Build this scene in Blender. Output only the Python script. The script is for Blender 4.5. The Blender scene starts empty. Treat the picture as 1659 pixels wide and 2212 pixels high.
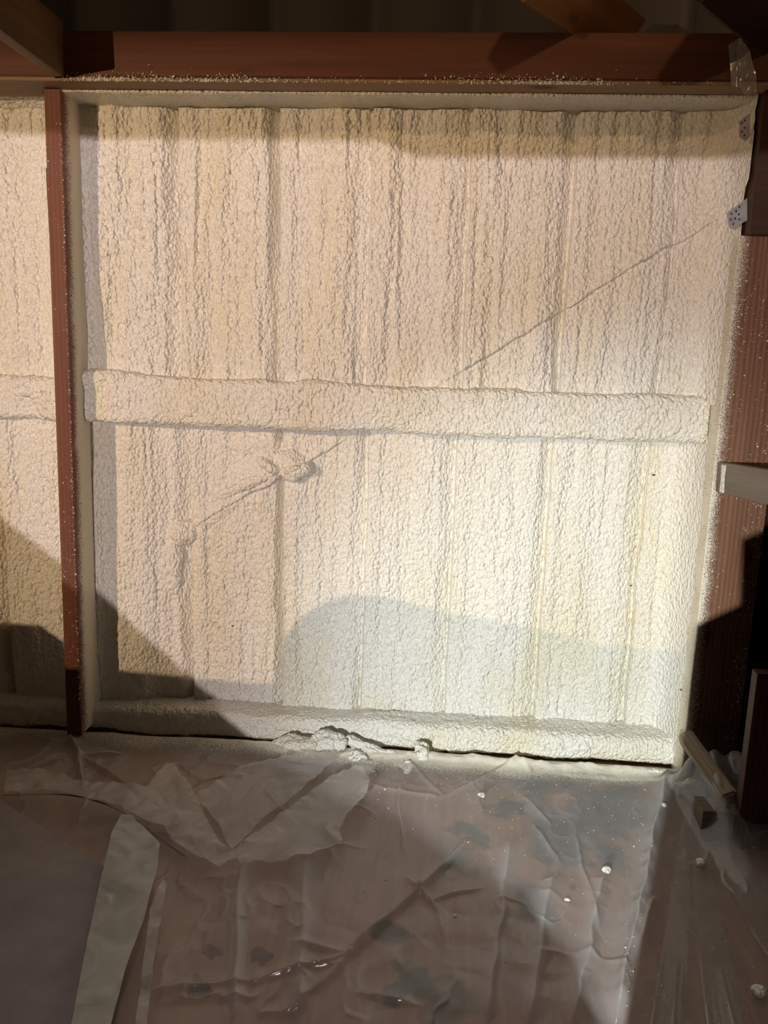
import bpy, bmesh, math, random
import numpy as np
from mathutils import Vector, Matrix
random.seed(7); RNG = np.random.RandomState(11)
S = bpy.context.scene

# ------------------------------------------------------------------ camera, light, exposure
FOC = 1750.0
CAM = np.array([0.0, -2.5, 1.285])
_d = np.array([-262.0, 8839.0, FOC]); _d /= np.linalg.norm(_d)
_r = np.array([26479.0, 1159.0, -FOC]); _r -= _r.dot(_d)*_d; _r /= np.linalg.norm(_r)
_f = np.cross(_r, _d)
# world axes expressed in camera coordinates (x right, y down, z forward): X=_r, Y=_f, Z=-_d
def ray(px, py):
    v = np.array([px-829.5, py-1106.0, FOC]); return np.array([v@_r, v@_f, -v@_d])
def at(px, py, Y):            # measured photo point on the vertical plane y=Y
    v = ray(px, py); return v*((Y-CAM[1])/v[1])+CAM
def fl(px, py, z=0.0):        # measured photo point on the level plane z
    v = ray(px, py); return v*((z-CAM[2])/v[2])+CAM
cd = bpy.data.cameras.new('camera'); cam = bpy.data.objects.new('camera', cd); S.collection.objects.link(cam)
cd.sensor_fit = 'VERTICAL'; cd.sensor_height = 24.0; cd.lens = FOC/2212*24.0; cd.clip_start = 0.02
M = Matrix(((_r[0], -_r[1], -_r[2]), (_f[0], -_f[1], -_f[2]), (-_d[0], _d[1], _d[2]))).to_4x4()
M.translation = Vector(CAM); cam.matrix_world = M
S.camera = cam
S.view_settings.view_transform = 'Standard'; S.view_settings.look = 'None'
S.view_settings.exposure = 0.0; S.view_settings.gamma = 1.0; S.view_settings.use_curve_mapping = False
S.cycles.transparent_max_bounces = 16

w = bpy.data.worlds.new('world'); S.world = w; w.use_nodes = True
w.node_tree.nodes['Background'].inputs[0].default_value = (1.0, 0.74, 0.52, 1)
w.node_tree.nodes['Background'].inputs[1].default_value = 0.050

LW = np.array([-2.95, -4.5, 2.03])     # warm work lamp, left and behind
LC = np.array([-0.75, -4.3, 1.30])     # cool torch behind the camera
def spot(name, loc, target, energy, col, size, blend, rad):
    l = bpy.data.lights.new(name, 'SPOT'); l.energy = energy; l.color = col; l.spot_size = math.radians(size)
    l.spot_blend = blend; l.shadow_soft_size = rad
    o = bpy.data.objects.new(name, l); S.collection.objects.link(o); o.location = loc
    o.rotation_euler = (Vector(target)-Vector(loc)).to_track_quat('-Z', 'Y').to_euler(); return o
lamp_w = spot('warm_lamp_light', LW, (-0.9, 0, 1.25), 520, (1.0, 0.70, 0.43), 44, 1.0, 0.006)
lamp_c = spot('cool_torch_light', LC, (-0.40, 0, 1.25), 300, (1.0, 0.865, 0.885), 62, 0.5, 0.007)
lamp_h = spot('cool_torch_beam', LC, (0.50, 0, 0.28), 590, (0.86, 1.0, 0.98), 31, 1.0, 0.007)
lamp_o = spot('floor_fill_light', (0.1, -2.0, 3.0), (0.05, -1.55, 0), 44, (1.0, 0.87, 0.79), 56, 1.0, 0.12)  # unseen soft fill added to brighten the floor and plastic

lamp_r = spot('roof_fill_light', (0.45, -2.3, 2.75), (0.0, 0, 2.45), 34, (1.0, 0.62, 0.34), 62, 0.8, 0.05)  # warm fill added to lift beam, siding and braces, no visible source
# ------------------------------------------------------------------ node helpers
def new_mat(name):
    m = bpy.data.materials.new(name); m.use_nodes = True; nt = m.node_tree; nt.nodes.clear()
    return m, nt
class NT:
    def __init__(s, nt): s.nt = nt
    def n(s, t, **kw):
        x = s.nt.nodes.new(t)
        for k, v in kw.items():
            if k[0] == '_': setattr(x, k[1:], v)
            else:
                key = int(k[1:]) if k[0] == 'i' and k[1:].isdigit() else k.replace('__', ' ')
                if hasattr(v, 'is_output') or isinstance(v, bpy.types.NodeSocket): s.nt.links.new(v, x.inputs[key])
                else: x.inputs[key].default_value = v
        return x
    def math(s, op, a, b=0.0, clamp=False):
        x = s.n('ShaderNodeMath', _operation=op, _use_clamp=clamp)
        for i, v in enumerate((a, b)):
            if isinstance(v, bpy.types.NodeSocket): s.nt.links.new(v, x.inputs[i])
            else: x.inputs[i].default_value = v
        return x.outputs[0]
    def mix(s, f, a, b):
        x = s.n('ShaderNodeMix', _data_type='RGBA')
        for k, v in ((0, f), (6, a), (7, b)):
            if isinstance(v, bpy.types.NodeSocket): s.nt.links.new(v, x.inputs[k])
            else: x.inputs[k].default_value = v if k == 0 else (*v, 1)
        return x.outputs[2]
    def ramp(s, f, a, b, va=0.0, vb=1.0):
        x = s.n('ShaderNodeMapRange', _clamp=True, i0=f, i1=a, i2=b, i3=va, i4=vb); return x.outputs[0]
    def map(s, vec, sc, loc=(0, 0, 0)):
        return s.n('ShaderNodeMapping', i0=vec, i1=loc, i3=sc).outputs[0]
    def noise(s, vec, scale, detail=3, rough=0.55, dist=0.0):
        return s.n('ShaderNodeTexNoise', Vector=vec, Scale=scale, Detail=detail, Roughness=rough, Distortion=dist).outputs[0]
    def voro(s, vec, scale, feat='F1', rnd=1.0):
        return s.n('ShaderNodeTexVoronoi', _feature=feat, Vector=vec, Scale=scale, Randomness=rnd).outputs['Distance']

FOAM_A, FOAM_B = (0.85, 0.82, 0.74), (0.81, 0.75, 0.58)
def foam_mat(name='foam', bump=1.0, gloss=0.55):
    m, nt = new_mat(name); t = NT(nt)
    co = t.n('ShaderNodeTexCoord').outputs['Object']
    base = t.mix(t.ramp(t.noise(t.map(co, (3.2, 3, 1.1)), 1.6, 4), 0.45, 0.72), FOAM_A, FOAM_B)
    wp = t.n('ShaderNodeVectorMath', _operation='ADD', i0=co, i1=t.n('ShaderNodeVectorMath', _operation='SCALE', i0=t.n('ShaderNodeTexNoise', Vector=co, Scale=55.0, Detail=2.0).outputs[1], Scale=0.004).outputs[0]).outputs[0]
    v1 = t.voro(t.map(wp, (1, 1, 0.70)), 105); v2 = t.voro(wp, 210)
    nn = t.noise(co, 60, 4, 0.6)
    h = t.math('ADD', t.math('MULTIPLY', t.math('POWER', v1, 1.6), -1.2), t.math('ADD', t.math('MULTIPLY', v2, -0.40), t.math('MULTIPLY', nn, 0.9)))
    b = t.n('ShaderNodeBump', Strength=0.75*bump, Distance=0.0075, Height=h).outputs[0]
    p = t.n('ShaderNodeBsdfPrincipled', Base__Color=base, Roughness=0.33, Normal=b)
    p.inputs['Specular IOR Level'].default_value = gloss
    p.inputs['Subsurface Weight'].default_value = 0.0
    o = t.n('ShaderNodeOutputMaterial', Surface=p.outputs[0]); return m
FOAM = foam_mat()

def wood_mat(name, dark, light, rough=0.6, spray=0.0, grad=None, knots=True, scale=1.0, gap=None):
    """grain along local Z; spray = base density of foam specks, grad = (axis, v0, v1, amount) extra dust along a local axis"""
    m, nt = new_mat(name); t = NT(nt)
    co = t.n('ShaderNodeTexCoord').outputs['Object']
    st = t.map(co, (1, 1, 0.06))
    wob = t.noise(st, 7*scale, 2)
    g1 = t.noise(st, 60*scale, 5, 0.6, 0.4); g2 = t.noise(t.map(co, (1, 1, 0.02)), 170*scale, 2)
    wv = t.n('ShaderNodeTexWave', _wave_type='BANDS', _bands_direction='X', Vector=t.map(co, (1, 1, 0.035)), Scale=22*scale, Distortion=3.5, Detail=2.0, Detail__Scale=1.2).outputs[1]
    f = t.math('ADD', t.math('MULTIPLY', g1, 0.5), t.math('ADD', t.math('MULTIPLY', wv, 0.3), t.math('MULTIPLY', g2, 0.25)))
    col = t.mix(t.ramp(f, 0.3, 0.8), dark, light)
    col = t.mix(t.ramp(wob, 0.42, 0.75, 0, 0.55), col, tuple(0.55*c for c in dark))
    if knots:
        kv = t.voro(t.map(co, (1, 1, 0.45)), 7.0)
        col = t.mix(t.ramp(kv, 0.16, 0.06, 0, 0.85), col, tuple(0.3*c for c in dark))
    sp = t.voro(co, 420); sn = t.noise(co, 9, 3); fine = t.noise(co, 500, 1)
    dens = t.math('ADD', t.math('MULTIPLY', t.ramp(sn, 0.45, 0.75), spray), spray*0.25)
    if grad:
        ax, v0, v1, amt = grad
        c = t.n('ShaderNodeSeparateXYZ', Vector=co).outputs[ax]
        gg = t.ramp(c, v0, v1, 0.0, amt)
        dens = t.math('ADD', dens, gg)
    thr = t.math('SUBTRACT', t.math('ADD', t.math('MULTIPLY', dens, 1.15), t.math('MULTIPLY', fine, 0.25)), 0.30)
    mask = t.ramp(t.math('SUBTRACT', thr, sp), -0.08, 0.12)
    col = t.mix(mask, col, (0.78, 0.72, 0.58))
    b = t.n('ShaderNodeBump', Strength=0.5, Distance=0.003, Height=t.math('ADD', f, t.math('MULTIPLY', mask, 1.0))).outputs[0]
    p = t.n('ShaderNodeBsdfPrincipled', Base__Color=col, Roughness=rough, Normal=b)
    p.inputs['Specular IOR Level'].default_value = 0.25
    t.n('ShaderNodeOutputMaterial', Surface=p.outputs[0]); return m

# ------------------------------------------------------------------ object helpers
COL = S.collection
def props(o, label=None, cat=None, group=None, kind=None):
    if label: o['label'] = label
    if cat: o['category'] = cat
    if group: o['group'] = group
    if kind: o['kind'] = kind
    return o
def link_mesh(name, me, mat, parent=None, smooth=False):
    if mat: me.materials.append(mat)
    if smooth: me.polygons.foreach_set('use_smooth', [True]*len(me.polygons))
    o = bpy.data.objects.new(name, me); COL.objects.link(o)
    if parent: o.parent = parent
    return o
def grid_mesh(name, P, mat, parent=None, smooth=True, flip=False):
    """P: (nu, nv, 3) array"""
    nu, nv = P.shape[:2]
    idx = np.arange(nu*nv).reshape(nu, nv)
    q = np.stack([idx[:-1, :-1], idx[1:, :-1], idx[1:, 1:], idx[:-1, 1:]], -1).reshape(-1, 4)
    if flip: q = q[:, ::-1]
    me = bpy.data.meshes.new(name)
    me.vertices.add(nu*nv); me.vertices.foreach_set('co', P.reshape(-1).astype(np.float32))
    me.loops.add(q.size); me.loops.foreach_set('vertex_index', q.reshape(-1).astype(np.int32))
    me.polygons.add(len(q)); me.polygons.foreach_set('loop_start', np.arange(0, q.size, 4, dtype=np.int32))
    me.update(calc_edges=True)
    return link_mesh(name, me, mat, parent, smooth)
def board(name, a, b, w, t, mat, up=(0, 0, 1), parent=None, bev=0.002, seg=1):
    """box from a to b along local Z, width w along local X (perp. to up), thickness t along local Y"""
    a = Vector(a); b = Vector(b); z = (b-a).normalized(); y = Vector(up); x = y.cross(z).normalized(); y = z.cross(x)
    L = (b-a).length
    bm = bmesh.new(); bmesh.ops.create_cube(bm, size=1)
    for v in bm.verts: v.co = Vector((v.co.x*w, v.co.y*t, (v.co.z+0.5)*L))
    if bev: bmesh.ops.bevel(bm, geom=bm.edges[:], offset=bev, segments=2, affect='EDGES')
    me = bpy.data.meshes.new(name); bm.to_mesh(me); bm.free()
    o = link_mesh(name, me, mat, parent)
    o.matrix_world = Matrix.Translation(a) @ Matrix((x, y, z)).transposed().to_4x4()
    return o
def box(name, lo, hi, mat, parent=None, bev=0.002, grain=2):
    lo = Vector(lo); hi = Vector(hi); c = (lo+hi)/2
    if grain == 2: return board(name, (c.x, c.y, lo.z), (c.x, c.y, hi.z), hi.x-lo.x, hi.y-lo.y, mat, (0, 1, 0), parent, bev)
    if grain == 0: return board(name, (lo.x, c.y, c.z), (hi.x, c.y, c.z), hi.y-lo.y, hi.z-lo.z, mat, (0, 0, 1), parent, bev)
    return board(name, (c.x, lo.y, c.z), (c.x, hi.y, c.z), hi.x-lo.x, hi.z-lo.z, mat, (0, 0, 1), parent, bev)

# ------------------------------------------------------------------ numpy noise
def vnoise(x, y, seed):
    xi = np.floor(x).astype(np.int64); yi = np.floor(y).astype(np.int64); xf = x-xi; yf = y-yi
    def h(a, b):
        n = (a*374761393 + b*668265263 + seed*1274126177) & 0x7fffffff
        n = ((n ^ (n >> 13))*1274126177) & 0x7fffffff
        return ((n ^ (n >> 16)) & 0xffff)/65535.0
    u = xf*xf*xf*(xf*(xf*6-15)+10); v = yf*yf*yf*(yf*(yf*6-15)+10)
    return (h(xi, yi)*(1-u)+h(xi+1, yi)*u)*(1-v)+(h(xi, yi+1)*(1-u)+h(xi+1, yi+1)*u)*v
def fbm(x, y, seed, o=3):
    s = 0; a = 0.5; T = 0
    for i in range(o):
        s = s+a*vnoise(x*2**i+17.3*i, y*2**i+9.1*i, seed+i); T += a; a *= 0.5
    return s/T
def worley(x, y, seed):
    xi = np.floor(x).astype(np.int64); yi = np.floor(y).astype(np.int64); best = np.full(x.shape, 9.0)
    for i in (-1, 0, 1):
        for j in (-1, 0, 1):
            cx = xi+i; cy = yi+j
            def h(k):
                n = (cx*374761393 + cy*668265263 + (seed+k)*1442695041) & 0x7fffffff
                n = ((n ^ (n >> 13))*1274126177) & 0x7fffffff
                return ((n ^ (n >> 16)) & 0xffff)/65535.0
            best = np.minimum(best, (cx+h(0)-x)**2+(cy+h(1)-y)**2)
    return np.sqrt(best)
def sst(a, b, x):
    t = np.clip((x-a)/(b-a), 0, 1); return t*t*(3-2*t)
def seg_dist(x, y, x0, y0, x1, y1):
    """signed distance (left of the direction positive) and position along a segment"""
    L = math.hypot(x1-x0, y1-y0); ux, uy = (x1-x0)/L, (y1-y0)/L
    t = (x-x0)*ux+(y-y0)*uy; s = (x-x0)*(-uy)+(y-y0)*ux
    return s, t, L

RIBS = [-1.42, -1.115, -0.812, -0.508, -0.236, 0.050, 0.350, 0.645]
RGAIN = {0: 1, 1: 0.6, 2: 1.25, 3: 1.4, 4: 0.8, 5: 0.8, 6: 0.9, 7: 0.7}
def lumps(x, z, rough):
    wx = x+0.006*(fbm(x*40, z*40, 5)-0.5)*2; wz = z+0.010*(fbm(x*35, z*35, 6)-0.5)*2
    a = worley(wx/0.0150, wz/0.021, 21); b = worley(wx/0.0085, wz/0.011, 22)
    c = worley(wx/0.030, wz/0.040, 23)
    h = rough*0.0066*(1-np.minimum(a, 1)**2)+(0.30+0.70*rough)*0.0034*(1-np.minimum(b, 1)**2)+rough*0.004*(1-np.minimum(c, 1)**2)
    return h
def strands(x, z, rough, seed):
    """vertical drips: narrow convex cords between valleys"""
    xw = x+0.012*(fbm(x*4, z*5, seed)-0.5)
    n1 = fbm(xw/0.045, z/0.55, seed+1, 3); n2 = vnoise(xw/0.018, z/0.22, seed+5)
    thin_line = 1-np.abs(2*vnoise(xw/0.06, z/0.9, seed+9)-1)
    s2 = fbm(xw/0.11, z/0.7, seed+14, 2)
    ridge = sst(0.47, 0.53, n1)+sst(0.57, 0.62, n1)
    return 0.014*(n1-0.5)+0.0032*ridge+rough*0.009*(n2-0.5)+0.005*thin_line**3*rough+0.014*(s2-.5)
def ribs(x, z, seed, low=False):
    h = np.zeros_like(x)
    for i, rx in enumerate(RIBS):
        c = rx+0.006*(vnoise(z/0.12, z*0+i*3.7, seed)-0.5)+0.008*(vnoise(z/0.5, z*0+i*5.1, seed+2)-0.5)
        d = x-c; g = RGAIN[i]*(0.75+0.5*vnoise(z/0.28, z*0+i*9.1, seed+4))
        wd = 0.042*(0.6+0.8*vnoise(z/0.35, z*0+i*2.3, seed+6))
        dr = np.clip((d+wd)/wd, 0, 1)**1.3*(d < 0)+(1-sst(0.0, 0.007, d))*(d >= 0)
        h -= g*0.031*dr
        h += g*0.009*(sst(0.002, 0.010, d)-sst(0.035, 0.062, d))
    return h
def strip_mask(x, z):
    m = np.zeros_like(x)
    for rx in RIBS: m = np.maximum(m, sst(0.0, 0.006, x-rx)*(1-sst(0.035, 0.055, x-rx)))
    return m
BR0 = at(1545, 475, 0.0); BR1 = at(925, 845, 0.0)            # crease of the buried diagonal brace, upper panel
BL0 = at(740, 955, 0.07); BL1 = at(400, 1150, 0.07)

def panel(name, x0, x1, z0, z1, y0, seed, lower, edges, step=0.0021, label=None):
    """edges: dict side -> (reach forward, width) the foam climbs at that border"""
    nx = int((x1-x0)/step)+1; nz = int((z1-z0)/step)+1
    X, Z = np.meshgrid(np.linspace(x0, x1, nx), np.linspace(z0, z1, nz), indexing='ij')
    rough = 0.30+0.70*sst(0.40, 0.62, fbm(X/0.10+3, Z/0.55, seed+30, 3))
    rough = rough*(1-0.75*strip_mask(X, Z))
    if lower: rough = 0.25+0.45*rough
    rough = rough*(1-0.75*sst(x1-0.10, x1-0.01, X)*edges.get('smooth_right', 0))
    h = strands(X, Z, rough, seed)*(0.55 if lower else 0.75)+lumps(X, Z, rough)+ribs(X, Z, seed+60, lower)*(1.0 if lower else 1)
    h += 0.010*(fbm(X/0.30, Z/0.30, seed+80, 2)-0.5)
    if lower: h += 0.045*(1-sst(-1.02, -0.86, X))
    # buried diagonal brace
    a, b = ((BL0, BL1) if lower else (BR0, BR1))
    if x0 > -1.2:
        s, t, L = seg_dist(X, Z, a[0], a[2], b[0], b[2])
        s = s+0.009*(fbm(t/0.09, t*0, seed+7, 3)-0.5)*2         # right of the direction (towards lower left) is above
        up = -s if (a[0] > b[0]) else s
        ends = sst(-0.02, 0.03, t)*(1-sst(L-0.12, L+0.02, t))
        amp = (0.35+0.9*vnoise(t/0.10, t*0, seed+17))
        h += ends*amp*(0.013*sst(-0.002, 0.0025, up)*np.exp(-(np.maximum(up, 0)/0.045)**2) - 0.005*np.exp(-(up/0.0035)**2))
    if lower and x0 > -1.2:
        # swollen blob where the brace meets the girt, with folds hanging over the crease
        gx = X+0.020*(fbm(X/0.05, Z/0.05, 71)-0.5); gz = Z+0.020*(fbm(X/0.05, Z/0.05, 72)-0.5)
        B = np.zeros_like(X)
        for (px, py, rx, rz, hh, an) in ((590, 1005, .130, .050, .012, .35), (470, 1100, .10, .035, .008, .5), (628, 995, .060, .045, .022, 0), (650, 1015, .034, .030, .036, .3), (668, 1010, .020, .026, .040, 0), (635, 1030, .036, .016, .038, .1), (590, 1010, .060, .018, .026, -.5),
                                     (545, 1040, .075, .026, .018, .45), (500, 1060, .07, .020, .012, .5), (400, 1150, .050, .045, .022, .6), (372, 1225, .040, .10, .012, 0), (560, 960, .10, .03, .008, 0)):
            c = at(px, py, 0.07); ca, sa = math.cos(an), math.sin(an); ux = (gx-c[0])*ca+(gz-c[2])*sa; uz = -(gx-c[0])*sa+(gz-c[2])*ca
            q = (ux/rx)**2+(uz/rz)**2
            B = np.maximum(B, 1.6*hh*np.clip(1-q, 0, 1)**0.45)
        h = np.where(B > 0, h*(1-0.5*np.clip(B/0.01, 0, 1))+B, h)
    F = np.zeros_like(X)
    wob = 0.012*(fbm(X/0.12, Z/0.12, seed+90)-0.5)
    for side, e in edges.items():
        if side == 'smooth_right': continue
        reach, wd = e
        d = {'l': X-x0, 'r': x1-X, 'b': Z-z0, 't': z1-Z}[side]+wob*0.5
        F = np.maximum(F, reach*(1-np.sqrt(np.clip(1-(1-np.clip(d/wd, 0, 1))**2, 0, 1))))
    Y = y0-h*(1-0.6*np.clip(F/0.05, 0, 1))-F
    o = grid_mesh(name, np.stack([X, Y, Z], -1), FOAM, flip=False)
    props(o, label, 'spray foam insulation', 'foam panels between the framing')
    o['kind'] = 'thing'
    del o['group']
    return o

Z0 = CAM[2]
XL, XR = -1.092, 0.80
# ------------------------------------------------------------------ structure
mdark, nt = new_mat('dark siding'); t = NT(nt)
p = t.n('ShaderNodeBsdfPrincipled', Base__Color=(0.10, 0.085, 0.075, 1), Roughness=0.7); t.n('ShaderNodeOutputMaterial', Surface=p.outputs[0])
xs = []
for i in range(-14, 14):
    c = 0.05+0.3*i; xs += [(c-0.030, 0), (c-0.018, -0.02), (c+0.018, -0.02), (c+0.030, 0)]
P = np.array([[(x, 0.13+y, z) for z in (0.0, 3.1)] for x, y in xs])
wall = props(grid_mesh('wall_back', P, mdark, smooth=False), 'dark ribbed metal siding seen above the foam', 'wall', kind='structure')

mfl, nt = new_mat('plywood floor'); t = NT(nt)
co = t.n('ShaderNodeTexCoord').outputs['Object']
g = t.noise(t.map(co, (1, 0.12, 1)), 22, 5, 0.6, 0.6); g2 = t.noise(t.map(co, (1, 0.05, 1)), 90, 3)
col = t.mix(t.ramp(t.math('ADD', t.math('MULTIPLY', g, 0.7), t.math('MULTIPLY', g2, 0.3)), 0.35, 0.7), (0.27, 0.135, 0.085), (0.45, 0.27, 0.185))
br = t.n('ShaderNodeTexBrick', Vector=t.n('ShaderNodeMapping', i0=co, i1=(0.30, 0.1, 0), i2=(0, 0, math.pi/2), i3=(1, 1, 1)).outputs[0], Color1=(0.0, 0, 0, 1), Color2=(1, 1, 1, 1), Mortar=(0.2, 0.2, 0.2, 1), Scale=1.0, Mortar__Size=0.003, Brick__Width=2.4, Row__Height=0.24)
col = t.mix(t.math('MULTIPLY', br.outputs[0], 0.30), col, (0.50, 0.33, 0.24))
ns = t.noise(co, 14, 2.5, 0.5)
def stain(px, py, r, c, k=0.85):
    global col
    q = fl(px, py)
    dn = t.n('ShaderNodeVectorMath', _operation='DISTANCE', i0=co, i1=tuple(q)).outputs['Value']
    dn = t.math('ADD', dn, t.math('MULTIPLY', t.math('SUBTRACT', ns, 0.5), 0.22))
    col = t.mix(t.ramp(dn, r*1.15, r*0.45, 0, k), col, c)
G = (0.045, 0.070, 0.050)
for a in ((1020, 1800, .050), (1000, 1870, .05), (1160, 1960, .06), (1100, 1750, .045), (840, 2010, .045), (900, 2110, .05), (960, 2160, .07), (850, 2140, .03), (1190, 1860, .05)): stain(*a, G)
for a in ((1230, 1790, .15), (1150, 1690, .11), (1330, 1740, .16), (1330, 1850, .08), (1210, 1850, .07)): stain(*a, (0.10, 0.105, 0.115), 0.9)
for a in ((475, 2060, .012), (550, 2070, .016), (712, 2120, .014), (470, 1945, .008), (430, 2140, .010), (620, 1990, .01)): stain(*a, (0.03, 0.02, 0.02), 0.8)
p = t.n('ShaderNodeBsdfPrincipled', Base__Color=col, Roughness=0.65)
t.n('ShaderNodeOutputMaterial', Surface=p.outputs[0])
fo = box('floor', (-3.6, -5.2, -0.06), (2.6, 0.14, -0.0), mfl, bev=0)
fo.data.transform(fo.matrix_world); fo.matrix_world = Matrix()
props(fo, 'brown plywood floor under the plastic', 'floor', kind='structure')

W_RED = wood_mat('red brown lumber', (0.080, 0.026, 0.014), (0.14, 0.048, 0.024), spray=0.0)
W_STUD = wood_mat('stud lumber', (0.15, 0.052, 0.030), (0.20, 0.075, 0.045), spray=0.05)
W_STUDS = wood_mat('stud side', (0.15, 0.052, 0.030), (0.20, 0.075, 0.045), spray=0.2, grad=(1, -0.075, 0.02, 1.2))
W_POST = wood_mat('post lumber', (0.15, 0.068, 0.038), (0.25, 0.125, 0.072), spray=0.16, grad=(0, -0.030, -0.095, 1.0))
W_TAN = wood_mat('tan lumber', (0.24, 0.14, 0.075), (0.36, 0.23, 0.13), spray=0.12)
W_ORG = wood_mat('orange lumber', (0.30, 0.14, 0.045), (0.42, 0.21, 0.08))
W_DARK = wood_mat('dark lumber', (0.050, 0.024, 0.014), (0.085, 0.042, 0.025), spray=0.02)
W_GREY = wood_mat('weathered lumber', (0.13, 0.095, 0.07), (0.24, 0.19, 0.145), spray=0.25)

# right wall: dark boards running towards the viewer, outside the post
for k, (lo, hi) in enumerate((((1.02, -4.0, 0.0), (1.06, 0.12, 3.1)),)):
    props(box('wall_right', lo, hi, W_DARK, grain=2, bev=0), 'dark board wall right of the corner post', 'wall', kind='structure')
props(box('ceiling', (-3.6, -5.2, 3.1), (2.6, 0.2, 3.16), W_DARK, grain=0, bev=0), 'dark underside of the roof deck', 'ceiling', kind='structure')

# ------------------------------------------------------------------ framing
zt = Z0+0.715
beam_y0, beam_y1 = -0.21, 0.03
beam = props(bpy.data.objects.new('header_beam', None), 'red-brown horizontal header beam across the top of the foam', 'beam'); COL.objects.link(beam)
b1 = box('beam_timber', (-2.1, beam_y0, Z0+0.700), (0.86, beam_y1, Z0+0.812), W_RED, beam, grain=0, bev=0.003)
props(b1); 
b2 = box('nailer_strip', (-2.1, beam_y0+0.004, Z0+0.690), (0.86, -0.06, Z0+0.6995), W_TAN, beam, grain=0, bev=0.001)
b2['label'] = 'thin tan strip along the underside'

def stud(px_top, px_bot):
    pass
sl = Vector((-1.116, -0.14, Z0+0.689)); 
stud_o = props(board('upright_stud', (-1.1445, -0.075, 0.035), (-1.118, -0.075, Z0+0.689), 0.048, 0.13, W_STUDS, (0, 1, 0)),
               'reddish vertical stud left of the main bay, side dusted with foam', 'stud')
# corner post
post = props(board('corner_post', (0.862, -0.070, 0.0), (0.862, -0.070, Z0+0.336), 0.158, 0.14, W_POST, (0, 1, 0)),
             'thick reddish timber post at the right edge of the foam', 'post')

# girts covered in foam: rounded, with lumps
def foamed_bar(name, x0, x1, zb, zt_, yf, yb, r, seed, label, sag=None, cat='girt', amp=1.0):
    """closed cross-section in (y,z) swept along x, displaced by the foam texture"""
    prof = []
    def arc(cy, cz, a0, a1, n):
        for k in range(n+1):
            a = a0+(a1-a0)*k/n; prof.append((cy+r*math.cos(a), cz+r*math.sin(a), math.cos(a), math.sin(a)))
    n_f = int((zt_-zb)/0.0026)
    prof.append((yb, zb, 0, -1)); arc(yf+r, zb+r, -math.pi/2, -math.pi, 5)
    for k in range(1, n_f): prof.append((yf, zb+r+(zt_-zb-2*r)*k/n_f, -1, 0))
    arc(yf+r, zt_-r, math.pi, math.pi/2, 8)
    for k in range(1, 24): prof.append((yf+r+(yb-yf-r)*k/23, zt_, 0, 1))
    pr = np.array(prof); nx = int((x1-x0)/0.0026)
    X = np.linspace(x0, x1, nx)[:, None]+0*pr[None, :, 0]
    Yb = 0*X+pr[None, :, 0]; Zb = 0*X+pr[None, :, 1]
    U = np.concatenate([[0], np.cumsum(np.hypot(np.diff(pr[:, 0]), np.diff(pr[:, 1])))])[None, :]+0*X
    rough = 0.35+0.5*sst(0.4, 0.6, fbm(X/0.15, U/0.15, seed))
    h = lumps(X, U, rough)+0.016*(fbm(X/0.18, U/0.07, seed+1, 3)-0.5)+0.004*(fbm(X/0.03, U/0.03, seed+2)-0.5)
    h = h*amp
    nyv = pr[None, :, 2]; nzv = pr[None, :, 3]
    Z = Zb+nzv*h
    if sag is not None: Z = Z+sag(X)*(pr[None, :, 1] > (zb+zt_)/2)
    o = grid_mesh(name, np.stack([X, Yb+nyv*h, Z], -1), FOAM)
    return props(o, label, cat)
foamed_bar('horizontal_girt', XL-0.012, XR-0.02, Z0-0.236, Z0-0.112, -0.045, 0.10, 0.014, 40, 'foam-coated horizontal girt crossing the middle of the main bay',
           sag=lambda x: 0.016*np.exp(-((x+0.25)/0.25)**2)*0+0.010*(1-sst(-0.35, -0.05, x))+0.010*sst(-0.1, 0.0, -np.abs(x+1.02)+0.05))
foamed_bar('horizontal_girt', -1.75, -1.170, Z0-0.236, Z0-0.112, -0.035, 0.10, 0.014, 41, 'short foam-coated girt left of the reddish stud')
foamed_bar('bottom_plate', XL-0.05, XR-0.005, Z0-1.272, Z0-1.195, -0.045, 0.12, 0.020, 42, 'foam-coated bottom plate along the base of the main bay', cat='sill plate')
foamed_bar('bottom_plate', -1.75, -1.165, Z0-1.272, Z0-1.195, -0.045, 0.12, 0.020, 43, 'dim foam-coated bottom plate left of the reddish stud', cat='sill plate')

foamed_bar('foam_bead', XL-0.02, XR, Z0+0.6845, Z0+0.6895, -0.132, 0.06, 0.0024, 44, 'lumpy foam skin in the shade under the header beam', cat='foam bead', amp=0.30)
panel('spray_foam', XL-0.028, XR-0.010, Z0-0.125, Z0+0.70, 0.0, 100, False, {'l': (0.055, 0.035), 'r': (0.14, 0.085), 't': (0.03, 0.02), 'smooth_right': 1},
      label='tall cream foam panel above the girt in the main bay, with a diagonal crease')
panel('spray_foam', XL-0.028, XR-0.012, Z0-1.235, Z0-0.215, 0.07, 200, True, {'l': (0.10, 0.040), 'r': (0.20, 0.085), 'b': (0.03, 0.05), 'smooth_right': 1},
      label='cream foam panel below the girt in the main bay, with a swollen blob')
panel('spray_foam', -1.75, -1.165, Z0-0.125, Z0+0.70, 0.0, 300, False, {'r': (0.10, 0.03), 't': (0.10, 0.05)},
      label='narrow upper foam panel left of the reddish stud')
panel('spray_foam', -1.75, -1.165, Z0-1.235, Z0-0.215, 0.06, 400, True, {'r': (0.15, 0.03), 'b': (0.03, 0.05)},
      label='narrow lower foam panel left of the reddish stud')

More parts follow.
